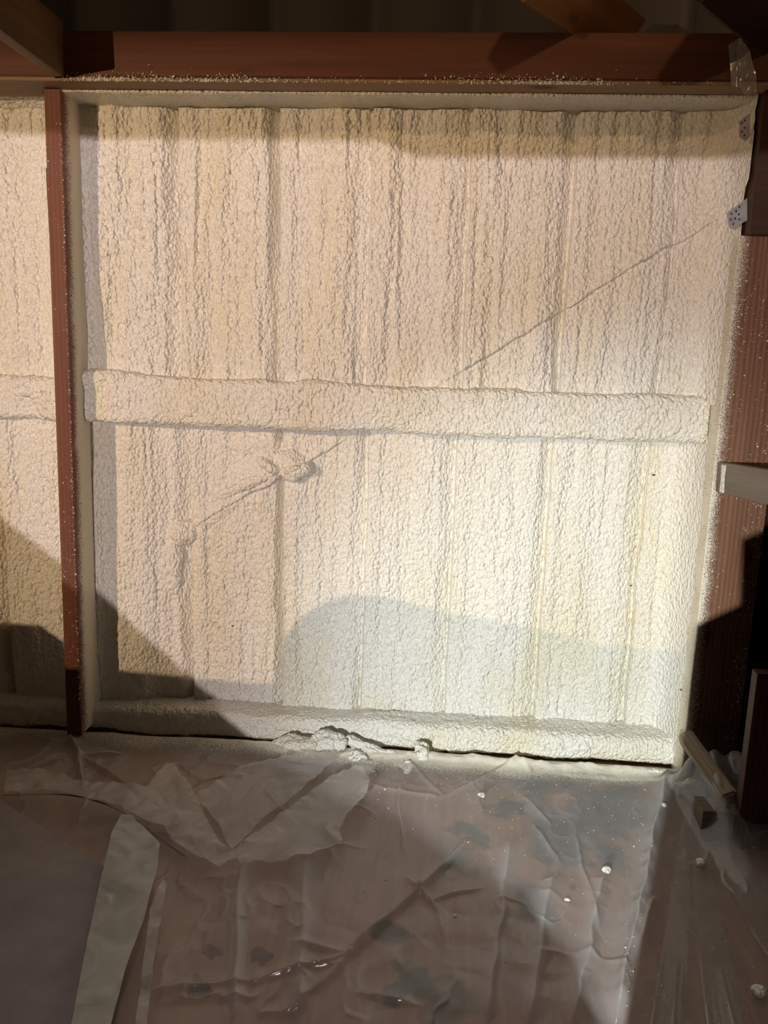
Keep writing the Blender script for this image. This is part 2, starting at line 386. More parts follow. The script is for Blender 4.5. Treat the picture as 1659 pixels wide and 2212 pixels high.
# ceiling joist coming off the beam at the left
a = fl(119, 159, Z0+0.70); a[1] = -0.212; b = at(-60, 27, -0.56)
props(board('ceiling_joist', (a[0], a[1]-0.0, a[2]+0.066), (b[0], b[1], b[2]+0.066), 0.038, 0.14, wood_mat('joist lumber', (0.20, 0.11, 0.05), (0.30, 0.18, 0.09))), 'tan-edged joist running off the beam at the upper left', 'joist')
# rafters in the dark upper right
a = at(1350, 84, 0.04); b = at(1150, -70, -0.45)
props(board('roof_brace', a, b, 0.05, 0.13, W_ORG, (0.5, -0.3, 0.8)), 'orange-brown diagonal brace rising behind the beam at the upper right', 'brace')
a = at(1760, 130, 0.0); b = at(1540, -70, -0.5)
props(board('roof_brace', a, b, 0.05, 0.13, W_DARK, (0.5, -0.3, 0.8)), 'dark diagonal brace nearest the upper right corner', 'brace')

# dark header block above the post
q0 = at(1594, 505, -0.175); 
props(box('header_block', (0.797, -0.175, q0[2]), (1.02, 0.02, Z0+0.80), W_DARK, grain=0), 'dark timber block resting on top of the corner post', 'timber block')
mgal, nt = new_mat('galvanized'); t = NT(nt)
co = t.n('ShaderNodeTexCoord').outputs['Object']
p = t.n('ShaderNodeBsdfPrincipled', Base__Color=t.mix(t.ramp(t.voro(co, 60), 0, .8), (0.42, 0.42, 0.44), (0.58, 0.58, 0.60)), Roughness=0.42, Metallic=0.6)
t.n('ShaderNodeOutputMaterial', Surface=p.outputs[0])
mblk, nt = new_mat('dark hole'); t = NT(nt)
p = t.n('ShaderNodeBsdfPrincipled', Base__Color=(0.02, 0.015, 0.012, 1), Roughness=0.8); t.n('ShaderNodeOutputMaterial', Surface=p.outputs[0])
def poly_plate(name, pts, thick, mat, label, cat, holes):
    bm = bmesh.new(); vs = [bm.verts.new(p) for p in pts]; f = bm.faces.new(vs)
    r = bmesh.ops.extrude_face_region(bm, geom=[f])
    for v in [e for e in r['geom'] if isinstance(e, bmesh.types.BMVert)]: v.co.y += thick
    bmesh.ops.recalc_face_normals(bm, faces=bm.faces[:])
    me = bpy.data.meshes.new(name); bm.to_mesh(me); bm.free()
    o = props(link_mesh(name, me, mat), label, cat)
    for (c, r_) in holes:
        bm = bmesh.new(); bmesh.ops.create_cube(bm, size=1)
        for v in bm.verts: v.co = Vector((c[0]+v.co.x*r_, c[1]+v.co.y*0.0012, c[2]+v.co.z*r_*1.5))
        me = bpy.data.meshes.new('tooth_slot'); bm.to_mesh(me); bm.free(); link_mesh('tooth_slot', me, mblk, o)
    return o
Yp = -0.180
poly_plate('truss_plate', [at(1570, 460, Yp), at(1614, 428, Yp), at(1614, 476, Yp), at(1586, 492, Yp), at(1574, 486, Yp)], 0.003, mgal, 'galvanized toothed plate at the lower corner of the timber block', 'truss plate',
           [(at(x, y, Yp-0.0004), 0.0035) for x, y in ((1580, 462), (1590, 456), (1597, 447), (1578, 474), (1588, 472), (1596, 463), (1584, 484), (1597, 474))])
poly_plate('truss_plate', [at(1597, 262, Yp), at(1621, 244, Yp), at(1620, 296, Yp), at(1610, 306, Yp), at(1597, 296, Yp)], 0.003, mgal, 'narrow galvanized plate higher up beside the timber block', 'truss plate',
           [(at(x, y, Yp-0.0004), 0.003) for x, y in ((1603, 266), (1608, 276), (1603, 284), (1608, 292), (1609, 260))])

# board crossing the post towards the viewer (girt of the right wall) with a foam patch
a = at(1562, 1030, -0.150); b = at(1720, 1062, -0.60)
g = props(board('side_girt', a, b, 0.038, 0.085, W_GREY, (0, 0, 1)), 'grey-brown board jutting from the corner post with a patch of foam', 'board')
bm = bmesh.new(); bmesh.ops.create_cube(bm, size=1); bmesh.ops.subdivide_edges(bm, edges=bm.edges[:], cuts=6, use_grid_fill=True)
for v in bm.verts:
    n = 0.002*math.sin(v.co.z*9+v.co.y*7)
    v.co = Vector((v.co.x*0.043, v.co.y*0.078-0.002, 0.052+v.co.z*0.026+n))
me = bpy.data.meshes.new('foam_patch'); bm.to_mesh(me); bm.free()
fp = link_mesh('foam_patch', me, FOAM, g, True); fp['label'] = 'white foam patch'
# diagonal brace at the base of the post
a = at(1480, 1590, -0.17); b = at(1578, 1728, -0.42)
props(board('diagonal_brace', a, b, 0.045, 0.045, wood_mat('sprayed brace', (0.30, 0.23, 0.16), (0.42, 0.34, 0.25), spray=0.45), (0, -1, 0.3), bev=0.006), 'foam-dusted stick slanting down from the foot of the corner post', 'brace')
a = fl(1535, 1810, 0.0)
props(box('wood_block', (a[0]-.035, a[1]-.02, 0.0), (a[0]+.045, a[1]+.06, 0.09), W_GREY, grain=0), 'small rough wood block behind the gathered plastic', 'block')
# dark upright near the viewer at the right
a = at(1640, 1700, -0.45)
props(box('dark_upright', (at(1612, 1600, -.45)[0], -0.47, 0.0), (1.015, -0.43, at(1630, 1450, -.45)[2]), wood_mat('dark red lumber', (0.07, 0.026, 0.016), (0.13, 0.055, 0.035), spray=0.03)), 'dark upright board standing in front of the right wall', 'board')

# ------------------------------------------------------------------ plastic film
def film_mat(name, opac, tint, milk=1.0, rough=0.16, bump=0.16):
    m, nt = new_mat(name); t = NT(nt)
    co = t.n('ShaderNodeTexCoord').outputs['Object']
    n1 = t.noise(t.map(co, (1, 0.5, 1)), 9, 4, 0.6, 0.8); n2 = t.noise(co, 45, 3, 0.6)
    b = t.n('ShaderNodeBump', Strength=bump, Distance=0.01, Height=t.math('ADD', n1, t.math('MULTIPLY', n2, 0.15))).outputs[0]
    dif = t.n('ShaderNodeBsdfDiffuse', Color=(*tint, 1), Normal=b).outputs[0]
    trl = t.n('ShaderNodeBsdfTranslucent', Color=(*tint, 1), Normal=b).outputs[0]
    body = t.n('ShaderNodeMixShader', i0=0.25, i1=dif, i2=trl).outputs[0]
    lw = t.n('ShaderNodeLayerWeight', Blend=0.35, Normal=b).outputs['Facing']
    fa = t.n('ShaderNodeAttribute', _attribute_name='fold').outputs[2]
    op = t.math('ADD', t.math('MULTIPLY', t.ramp(n1, 0.3, 0.75, 0.7, 1.3), opac), t.math('MULTIPLY', t.math('POWER', lw, 2.5), 0.40*milk))
    op = t.math('ADD', op, t.math('MULTIPLY', fa, 0.38), True)
    # foam dust settled on the film close to the wall and in clusters
    sp = t.voro(co, 420); cl = t.noise(co, 5, 3)
    sx = t.n('ShaderNodeSeparateXYZ', Vector=co)
    dens = t.math('ADD', t.math('MULTIPLY', t.ramp(sx.outputs[1], -0.27, -0.06, 0.0, 1.5), t.math('MULTIPLY', t.ramp(sx.outputs[0], 0.78, 0.72), t.ramp(sx.outputs[0], -0.75, -0.25, 0.55, 1.0))), t.math('MULTIPLY', t.ramp(cl, 0.55, 0.8), 0.12))
    mask = t.ramp(t.math('SUBTRACT', t.math('ADD', dens, t.math('MULTIPLY', t.math('SUBTRACT', cl, 0.5), 0.3)), t.math('ADD', sp, 0.05)), -0.05, 0.12)
    tr = t.n('ShaderNodeBsdfTransparent', Color=(0.97, 0.97, 0.96, 1)).outputs[0]
    x = t.n('ShaderNodeMixShader', i0=op, i1=tr, i2=body).outputs[0]
    gl = t.n('ShaderNodeBsdfGlossy', Roughness=rough, Normal=b, Color=(0.9, 0.9, 1.0, 1)).outputs[0]
    fr = t.math('ADD', 0.04, t.math('MULTIPLY', t.math('POWER', lw, 4.0), 0.5))
    x = t.n('ShaderNodeMixShader', i0=fr, i1=x, i2=gl).outputs[0]
    dust = t.n('ShaderNodeBsdfDiffuse', Color=(0.78, 0.74, 0.62, 1)).outputs[0]
    x = t.n('ShaderNodeMixShader', i0=mask, i1=x, i2=dust).outputs[0]
    t.n('ShaderNodeOutputMaterial', Surface=x); return m
FILM = film_mat('clear film', 0.25, (0.66, 0.66, 0.66))
FILM2 = film_mat('folded film', 0.30, (0.66, 0.66, 0.62))
FILM3 = film_mat('milky film', 0.78, (0.60, 0.62, 0.56))

X, Y = np.meshgrid(np.linspace(-1.62, 0.985, 800), np.linspace(-1.75, -0.052, 560), indexing='ij')
H = 0.012+0.020*fbm(X/0.30, Y/0.45, 3, 2)
cr = 1-np.abs(2*fbm(X/0.14+0.5*fbm(X/.1, Y/.1, 8), Y/0.18, 5, 3)-1)
H += 0.006*cr**8*sst(0.35, 0.6, fbm(X/0.3, Y/0.3, 44))
FO = 0.35*cr**14*sst(0.40, 0.6, fbm(X/0.3, Y/0.3, 44))
fac = np.abs(2*vnoise(X/0.19+0.25*vnoise(X/.13, Y/.13, 31), Y/0.21, 32)-1)+0.6*np.abs(2*vnoise(X/0.08+Y/0.2, Y/0.09, 33)-1)
H += 0.0045*fac*sst(0.35, 0.6, fbm(X/0.4, Y/0.4, 47, 2))
cr = 1-np.abs(2*fbm(X/0.05, Y/0.07, 15, 2)-1)
H += 0.0012*cr**4*sst(0.45, 0.65, fbm(X/0.25, Y/0.25, 45))
FOLDS = [((1010, 1830), (760, 2075), .022, .010), ((760, 2075), (560, 2130), .012, .010), ((560, 2130), (330, 2150), .010, .012), ((760, 2075), (640, 2050), .012, .012),
         ((1100, 1830), (1050, 2212), .014, .020), ((1190, 1900), (1140, 2212), .012, .022), ((1440, 1690), (1330, 2212), .045, .035), ((1300, 1900), (1240, 2212), .015, .02),
         ((880, 1910), (945, 1985), .016, .006), ((945, 1985), (960, 2050), .010, .006), ((770, 1700), (960, 1735), .012, .008), ((960, 1735), (1130, 1640), .012, .007), ((880, 1650), (960, 1735), .010, .006),
         ((620, 2200), (830, 2010), .010, .012), ((520, 1880), (500, 2212), .012, .018), ((660, 1860), (640, 2212), .008, .02), ((1150, 1790), (1210, 1870), .012, .005), ((1240, 1810), (1290, 2010), .010, .006),
         ((1120, 1720), (1190, 1790), .010, .006), ((930, 1960), (1040, 1930), .010, .005), ((770, 2160), (900, 2180), .01, .01), ((430, 1700), (640, 1640), .012, .008), ((560, 1700), (640, 1790), .012, .007),
         ((20, 1690), (150, 1650), .02, .01), ((150, 1650), (270, 1640), .02, .01), ((150, 1600), (180, 1700), .03, .008), ((180, 1650), (300, 1720), .02, .008), ((860, 1700), (870, 1860), .01, .005), ((1380, 2080), (1420, 1960), .02, .012)]
for (p0, p1, hh, wd) in FOLDS:
    q0 = fl(*p0, 0.02); q1 = fl(*p1, 0.02)
    s, tt, L = seg_dist(X, Y, q0[0], q0[1], q1[0], q1[1])
    s = s+0.02*(fbm(tt/0.15, tt*0+hh*99, 6)-0.5)
    env = sst(-0.03, 0.05, tt)*(1-sst(L-0.05, L+0.03, tt))
    pr = env*np.exp(-np.abs(s)/wd*1.1)
    H += hh*pr; FO = np.maximum(FO, pr*(0.55+0.45*(wd > .015)))
# foam-stiffened hem at the wall and the gathered corner at the right
q = fl(1490, 1700, 0.1)
H = H*(1-sst(-0.10, -0.055, Y))+0.004
H += 0.014*np.exp(-((Y+0.115+0.02*fbm(X/.1,X*0,5))/0.022)**2)*(0.3+1.4*fbm(X/0.05, Y/0.03, 12))*sst(-0.55, -0.3, X)*(X < 0.80)
R = np.hypot(X-0.86, Y+0.14); A = np.arctan2(Y+0.14, X-0.86)
fan = sst(0.70, 0.78, X+0.10*(Y+0.1))*(1-sst(0.0, 0.75, R))*sst(0.15, 0.26, -Y)
H += fan*(0.10*(1-sst(0, .6, R))+0.05+0.05*np.minimum(R/0.25, 1)*(0.5+0.5*np.cos(A*11+2*fbm(R/.4, A, 9))))
sheet_a = None
sheet = grid_mesh('plastic_sheet', np.stack([X, Y, H], -1), FILM)
at_ = sheet.data.attributes.new('fold', 'FLOAT', 'POINT'); at_.data.foreach_set('value', FO.reshape(-1).astype(np.float32))
props(sheet, 'big wrinkled clear plastic sheet spread over the floor', 'plastic sheet')

def film_piece(name, pts, z, mat, label, amp=0.012, seed=1, curl=0.0, cat='plastic scrap'):
    """pts in the floor plane; filled, refined, crumpled"""
    pz = [fl(x, y, z) for x, y in pts]
    bm = bmesh.new(); vs = [bm.verts.new((p[0], p[1], 0)) for p in pz]
    es = [bm.edges.new((vs[i], vs[(i+1) % len(vs)])) for i in range(len(vs))]
    bmesh.ops.triangle_fill(bm, edges=es, use_beauty=True)
    for k in range(7):
        lg = [e for e in bm.edges if e.calc_length() > 0.012]
        if not lg or len(bm.verts) > 30000: break
        bmesh.ops.subdivide_edges(bm, edges=lg, cuts=1)
    bmesh.ops.triangulate(bm, faces=bm.faces[:])
    for f_ in bm.faces:
        f_.normal_update()
        if f_.normal.z < 0: f_.normal_flip()
    x = np.array([v.co.x for v in bm.verts]); y = np.array([v.co.y for v in bm.verts])
    c = 1-np.abs(2*vnoise((x+y)/0.07, (y-x)/0.12, seed)-1); c2 = 1-np.abs(2*vnoise((x-y)/0.035, (y+x)/0.06, seed+3)-1)
    wf = worley((x+y)/0.055, (y-x)/0.11, seed)
    hh = z+amp*(0.9*wf+0.35*c+0.15*c2)
    jx = 0.002*(fbm(x/0.02, y/0.02, seed+7)-0.5); jy = 0.002*(fbm(x/0.02, y/0.02, seed+8)-0.5)
    for v, h_, a_, b_ in zip(bm.verts, hh, jx, jy): v.co.z = h_; v.co.x += a_; v.co.y += b_
    me = bpy.data.meshes.new(name); bm.to_mesh(me); bm.free()
    at_ = me.attributes.new('fold', 'FLOAT', 'POINT'); at_.data.foreach_set('value', (0.8*c**7+0.4*c2**8+0.1).astype(np.float32))
    return props(link_mesh(name, me, mat, None, True), label, cat)
film_piece('plastic_scrap', [(330, 1690), (360, 1662), (378, 1658), (395, 1690), (412, 1705), (430, 1740), (452, 1790), (480, 1830), (512, 1862), (470, 1880), (430, 1862), (385, 1835), (350, 1790), (290, 1745)], 0.060, FILM2,
           'torn crumpled plastic strip with a jagged upper end and bright glints', 0.020, 3)
film_piece('plastic_scrap', [(500, 1845), (560, 1800), (640, 1740), (720, 1680), (780, 1655), (800, 1690), (790, 1725), (750, 1765), (733, 1800), (740, 1822), (690, 1845), (620, 1866), (520, 1872)], 0.055, FILM2,
           'folded plastic flap right of the torn strip, pointing up to the foam lumps', 0.016, 5)
film_piece('plastic_scrap', [(15, 1668), (60, 1665), (100, 1668), (150, 1692), (310, 1702), (350, 1730), (390, 1790), (330, 1790), (250, 1745), (130, 1718), (10, 1718)], 0.070, FILM2,
           'thin crumpled plastic fold at the far left', 0.018, 9)
film_piece('plastic_scrap', [(420, 1725), (520, 1660), (640, 1632), (740, 1632), (640, 1720), (560, 1780), (500, 1845), (470, 1780)], 0.045, FILM,
           'clear plastic fold spanning between the torn strip and the foam lumps', 0.014, 19)
# grey padded board at the left
mgrey, nt = new_mat('grey board'); t = NT(nt)
co = t.n('ShaderNodeTexCoord').outputs['Object']
c = t.mix(t.ramp(t.noise(co, 6, 5, 0.65), 0.35, 0.7), (0.27, 0.235, 0.25), (0.37, 0.34, 0.35))
c = t.mix(t.ramp(t.noise(t.map(co, (1, 3, 1)), 120, 3), 0.5, 0.8, 0, 0.3), c, (0.35, 0.32, 0.30))
p = t.n('ShaderNodeBsdfPrincipled', Base__Color=c, Roughness=0.75, Normal=t.n('ShaderNodeBump', Strength=0.3, Distance=0.003, Height=t.noise(co, 150, 3)).outputs[0])
t.n('ShaderNodeOutputMaterial', Surface=p.outputs[0])
def slab(name, pts, z0, z1, mat, label, cat, bev=0.004):
    bm = bmesh.new(); vs = [bm.verts.new((p[0], p[1], z0)) for p in pts]; f = bm.faces.new(vs)
    r = bmesh.ops.extrude_face_region(bm, geom=[f])
    for v in [e for e in r['geom'] if isinstance(e, bmesh.types.BMVert)]: v.co.z = z1
    bmesh.ops.recalc_face_normals(bm, faces=bm.faces[:])
    if bev: bmesh.ops.bevel(bm, geom=bm.edges[:], offset=bev, segments=2, affect='EDGES')
    me = bpy.data.meshes.new(name); bm.to_mesh(me); bm.free()
    return props(link_mesh(name, me, mat), label, cat)
zb = 0.085
slab('grey_board', [fl(-20, 1712, zb), fl(245, 1882, zb), fl(290, 1912, zb), fl(190, 2330, zb), fl(-330, 2330, zb), fl(-420, 1900, zb)], 0.045, zb, mgrey, 'flat grey board lying at the lower left', 'board')
# milky rolled strip over the board edge
film_piece('plastic_strip', [(262, 1762), (285, 1765), (312, 1790), (345, 1828), (340, 1880), (310, 1990), (270, 2100), (235, 2240), (150, 2240), (180, 2080), (205, 1960), (228, 1860), (242, 1800)], 0.105, FILM3,
           'long milky strip of folded plastic beside the grey board', 0.007, 31, cat='plastic strip')
film_piece('plastic_strip', [(352, 1905), (360, 1915), (350, 1985), (335, 2080), (315, 2240), (292, 2240), (310, 2090), (325, 1975)], 0.085, FILM2,
           'narrow clear plastic strip right of the milky one', 0.018, 37, cat='plastic strip')
# thin dark line under the plastic
def tube(name, pts, r, mat, label, cat):
    cu = bpy.data.curves.new(name, 'CURVE'); cu.dimensions = '3D'; cu.bevel_depth = r; cu.bevel_resolution = 3
    s = cu.splines.new('NURBS'); s.points.add(len(pts)-1); s.order_u = 3; s.use_endpoint_u = True
    for q, p_ in zip(s.points, pts): q.co = (*p_, 1)
    o0 = bpy.data.objects.new(name, cu); dg = bpy.context.evaluated_depsgraph_get(); COL.objects.link(o0)
    bpy.context.view_layer.update(); me = bpy.data.meshes.new_from_object(o0.evaluated_get(bpy.context.evaluated_depsgraph_get()))
    bpy.data.objects.remove(o0); me.name = name; return props(link_mesh(name, me, mat, None, True), label, cat)
tube('thin_line', [fl(x, y, z) for x, y, z in ((5, 1718, .02), (60, 1716, .02), (160, 1716, .02), (235, 1738, .018), (300, 1775, .016), (365, 1828, .012), (400, 1850, .008))], 0.0022, mblk, 'thin dark line curving under the plastic at the left', 'thin_line')

# gathered plastic hanging at the foot of the post
def strand(pts, rad, seed, name, mat, label, cat, parent=None, lump=0.35):
    """organic rope: tube with varying radius and lumps"""
    P_ = [Vector(p) for p in pts]; n = 60; ring = 22
    # catmull resample
    def cr_(t_):
        k = min(int(t_*(len(P_)-1)), len(P_)-2); u = t_*(len(P_)-1)-k
        p0 = P_[max(k-1, 0)]; p1 = P_[k]; p2 = P_[k+1]; p3 = P_[min(k+2, len(P_)-1)]
        return 0.5*((2*p1)+(p2-p0)*u+(2*p0-5*p1+4*p2-p3)*u*u+(3*p1-p0-3*p2+p3)*u**3)
    C_ = [cr_(i/(n-1)) for i in range(n)]
    G = np.zeros((n, ring+1, 3)); 
    for i in range(n):
        tn = (C_[min(i+1, n-1)]-C_[max(i-1, 0)]).normalized(); ax = tn.cross(Vector((0.3, 1, 0.1))).normalized(); ay = tn.cross(ax)
        tt = i/(n-1); rr = np.interp(tt, np.linspace(0, 1, len(rad)), rad)
        e = math.sin(math.pi*min(max(tt, 0.0), 1))**0.35 if tt in (0, 1) else min(1, (min(tt, 1-tt)*18+0.05))**0.5
        for j in range(ring+1):
            an = 2*math.pi*(j % ring)/ring
            k = 1+lump*(float(fbm(np.array(3+1.2*math.cos(an)+tt*3.0), np.array(5+1.2*math.sin(an)+tt*7.0), seed))-0.5)*2
            k += 0.12*math.cos(an*5+seed)
            G[i, j] = np.array(C_[i]+(ax*math.cos(an)+ay*math.sin(an))*rr*k*e)
    return props(grid_mesh(name, G, mat, parent, True), label, cat)
kn = props(bpy.data.objects.new('gathered_plastic', None), 'foam-coated plastic gathered into a drooping knot at the foot of the corner post', 'plastic bunch'); COL.objects.link(kn)
kn.location = (0, 0, 0)
Yk = -0.20
strand([at(1470, 1712, Yk), at(1490, 1698, Yk-.02), at(1512, 1712, Yk-.03), at(1524, 1745, Yk-.04), at(1532, 1790, Yk-.03)], [.012, .020, .020, .016, .008], 3, 'drooping_fold', FOAM, None, None, kn)
strand([at(1478, 1700, Yk), at(1490, 1715, Yk-.03), at(1502, 1745, Yk-.05), at(1522, 1775, Yk-.05), at(1536, 1800, Yk-.04)], [.010, .015, .013, .012, .006], 8, 'drooping_fold', FOAM, None, None, kn)
strand([at(1462, 1700, Yk+.03), at(1475, 1706, Yk), at(1490, 1706, Yk-.01)], [.016, .020, .014], 12, 'knot', FOAM, None, None, kn)
# pleats fanning out from the knot
def pleat(p0, p1, p2, z, w0, w1, mat, label):
    a_ = Vector(p0); b_ = Vector(p1); c_ = Vector(p2); n = 60; m_ = 16
    G = np.zeros((n, m_, 3))
    for i in range(n):
        t_ = i/(n-1); top = a_
        for j in range(m_):
            s_ = j/(m_-1); e = b_.lerp(c_, s_); q_ = top.lerp(e, t_)
            start = a_+Vector(((s_-.5)*w0, 0, 0)); q_ = start.lerp(e, t_)
            q_.z += -0.05*math.sin(t_*math.pi)+0.012*t_*math.sin(s_*9+t_*2)+0.006*math.sin(s_*23)
            q_.z = max(q_.z, 0.004+0.003*s_)
            G[i, j] = q_
    return G
kz = at(1490, 1712, Yk)
for k, (pa, pb, mt, lb) in enumerate((((1390, 2300), (1480, 2310), FILM, None), ((1540, 2330), (1650, 2320), FILM2, None), ((1730, 2180), (1830, 2060), FILM2, None))):
    pa3 = fl(*pa, 0.05); pb3 = fl(*pb, 0.05)
    G = pleat(kz, pa3, pb3, 0, 0.02, 0.1, mt, lb); grid_mesh('pleat', G, mt, kn, True)

# ------------------------------------------------------------------ foam lumps at the seam, drops, specks
for pts_, rad_, sd, lb, lm in (
    ([at(585, 1610, -.09), at(625, 1612, -.11), at(670, 1612, -.12), at(715, 1602, -.12), at(750, 1610, -.12)], [.014, .026, .028, .030, .020], 21, 'long rough foam lump torn off below the bottom plate', 0.8),
    ([at(745, 1596, -.10), at(790, 1612, -.11), at(840, 1628, -.12), at(890, 1640, -.12)], [.012, .013, .012, .010], 24, 'thin foam ridge curving right from the rough lump', 0.8),
    ([at(900, 1612, -.10), at(914, 1622, -.12), at(905, 1642, -.13)], [.018, .024, .016], 27, 'small knobbly foam lump under the plate crack', 0.8),
    ([at(755, 1630, -.14), at(780, 1645, -.16), at(797, 1668, -.18), at(806, 1700, -.20)], [.018, .030, .022, .006], 31, 'pointed foam-coated flap hanging below the rough lump', 0.6),
    ([at(850, 1648, -.15), at(880, 1654, -.17), at(875, 1675, -.18)], [.008, .015, .006], 33, 'tiny pale foam curl left of the knobbly lump', 0.6),
    ([at(940, 1652, -.115), at(1060, 1656, -.12), at(1180, 1668, -.12), at(1300, 1678, -.13), at(1440, 1672, -.12)], [.010, .014, .011, .016, .018], 35, 'long flat foam bead on the plastic along the plate, right half', 0.8)):
    strand(pts_, rad_, sd, 'foam_lump', FOAM, lb, 'foam lump', None, lm)
def drop(p, r, label, seed):
    bm = bmesh.new(); bmesh.ops.create_icosphere(bm, subdivisions=3, radius=1)
    for v in bm.verts:
        n = v.co.normalized(); k = 1+0.22*math.sin(n.x*3+seed)+0.15*math.sin(n.y*5+seed*2)
        v.co = Vector((n.x*r*1.2*k, n.y*r*k, n.z*r*0.75))
    me = bpy.data.meshes.new('foam_drop'); bm.to_mesh(me); bm.free()
    o = props(link_mesh('foam_drop', me, FOAM, None, True), label, 'foam drop'); o.location = (p[0], p[1], p[2]+r*0.4); return o
def sheet_z(x, y):
    i = int(np.clip(round((x+1.62)/(2.605)*799), 0, 799)); j = int(np.clip(round((y+1.75)/1.698*559), 0, 559)); return H[i, j]
DR = [(1040, 1720, .009, 'round white foam drop on the plastic below the seam, upper middle'), (1310, 1882, .011, 'largest white foam drop on the lit right part of the plastic'), (1515, 1870, .013, 'foam drop on the pleats below the gathered knot'),
      (1643, 2147, .014, 'foam drop near the bottom right corner of the sheet'), (515, 1670, .010, 'dim foam drop left of the rough lumps'), (1225, 1945, .005, 'small white foam drop left below the largest one'),
      (1433, 1737, .007, 'foam drop at the upper end of the lit fold'), (982, 1980, .004, 'tiny foam drop in the middle of the sheet')]
for k, (x, y, r, lb) in enumerate(DR):
    q = fl(x, y, 0.03); z = sheet_z(q[0], q[1]); q = fl(x, y, z); z = sheet_z(q[0], q[1]); drop((q[0], q[1], z), r, lb, k)
def specks(name, pts, rad, label):
    """pts: list of points; tiny irregular crumbs merged into one uncountable scatter"""
    base = np.array([(1, 0, 0), (-1, 0, 0), (0, 1, 0), (0, -1, 0), (0, 0, 1), (0, 0, -1)], float)
    F = [(0, 2, 4), (2, 1, 4), (1, 3, 4), (3, 0, 4), (2, 0, 5), (1, 2, 5), (3, 1, 5), (0, 3, 5)]
    V = []; FF = []
    for p_ in pts:
        r = rad*math.exp(random.gauss(0, 0.45)); n = len(V)
        for b_ in base: V.append(tuple(np.array(p_)+b_*r*np.array([random.uniform(.6, 1.4), random.uniform(.6, 1.2), random.uniform(.6, 1.2)])))
        FF += [tuple(n+i for i in f_) for f_ in F]
    me = bpy.data.meshes.new(name); me.from_pydata(V, [], FF); me.update()
    return props(link_mesh(name, me, FOAM, None, True), label, 'foam overspray', None, 'stuff')
pts = []
for i in range(900):
    if random.random() < 0.55: x = random.uniform(700, 1440); y = 1660+random.expovariate(1/110)
    else: x = random.uniform(1340, 1650); y = random.uniform(1850, 2210) if random.random() < .5 else random.gauss(2130, 60)
    if y > 2212: continue
    q = fl(x, y, 0.03); z = sheet_z(q[0], q[1]); pts.append((q[0], q[1], z+0.0006))
specks('foam_specks', pts, 0.0011, 'fine white foam specks scattered over the plastic sheet')
pts = []
for i in range(1700):
    if random.random() < .6: x = 0.783+abs(random.gauss(0, 0.022)); z = random.uniform(0.12, Z0+0.28)
    else: x = 0.94-abs(random.gauss(0, 0.03)); z = random.uniform(0.15, Z0-.05)
    if random.random() < .18: x = random.uniform(.785, .94); z = random.gauss(Z0+0.12, 0.10)
    if x < 0.941 and z < Z0+.33: pts.append((x, -0.1405, z))
specks('foam_specks', pts, 0.0013, 'white foam specks on the corner post')
pts = []
for i in range(2600):
    c = random.choice([(-0.83, .10), (-0.60, .12), (-0.95, .05), (0.18, .10), (0.28, .05), (-.1, .5)]); x = random.gauss(c[0], c[1]*1.2)
    if -1.07 < x < 0.7: z = Z0+0.690+abs(random.gauss(0, 0.005 if c[0] not in (-0.83, 0.18) else 0.010)); pts.append((x, (-0.2115 if z > Z0+0.6995 else -0.2075), z))
specks('foam_specks', pts, 0.0015, 'frothy white foam specks along the lower edge of the beam')
pts = []
for i in range(900):
    z = random.uniform(0.10, Z0+.6); 
    if random.random() < .65*max(0, (1.0-z)/1.0)**.5 or random.random() < .12: f_ = z/(Z0+.689); pts.append((-1.1445+.0265*f_+random.uniform(-.024, .024)+0, -0.141, z))
    if random.random() < .6: f_ = z/(Z0+.689); pts.append((-1.1445+.0265*f_+.024-abs(random.gauss(0, .004)), -0.141, z))
specks('foam_specks', pts, 0.0012, 'white foam specks on the face of the reddish stud')

# torn plastic and drips wrapped round the beam end at the upper right
film_pts = [at(1575, 95, -.235), at(1600, 80, -.24), at(1620, 110, -.25), at(1635, 160, -.25), at(1632, 205, -.25), at(1615, 235, -.245), at(1600, 190, -.24), at(1580, 185, -.235)]
bm = bmesh.new(); vs = [bm.verts.new(p_) for p_ in film_pts]; bm.faces.new(vs); bmesh.ops.triangulate(bm, faces=bm.faces[:])
bmesh.ops.subdivide_edges(bm, edges=bm.edges[:], cuts=7, use_grid_fill=True)
for v in bm.verts: v.co.y += 0.02*(float(fbm(np.array(v.co.x/0.03), np.array(v.co.z/0.05), 3))-.5)
me = bpy.data.meshes.new('plastic_tatter'); bm.to_mesh(me); bm.free()
props(link_mesh('plastic_tatter', me, FILM2, None, True), 'greyish tatter of plastic at the right end of the beam', 'plastic scrap')

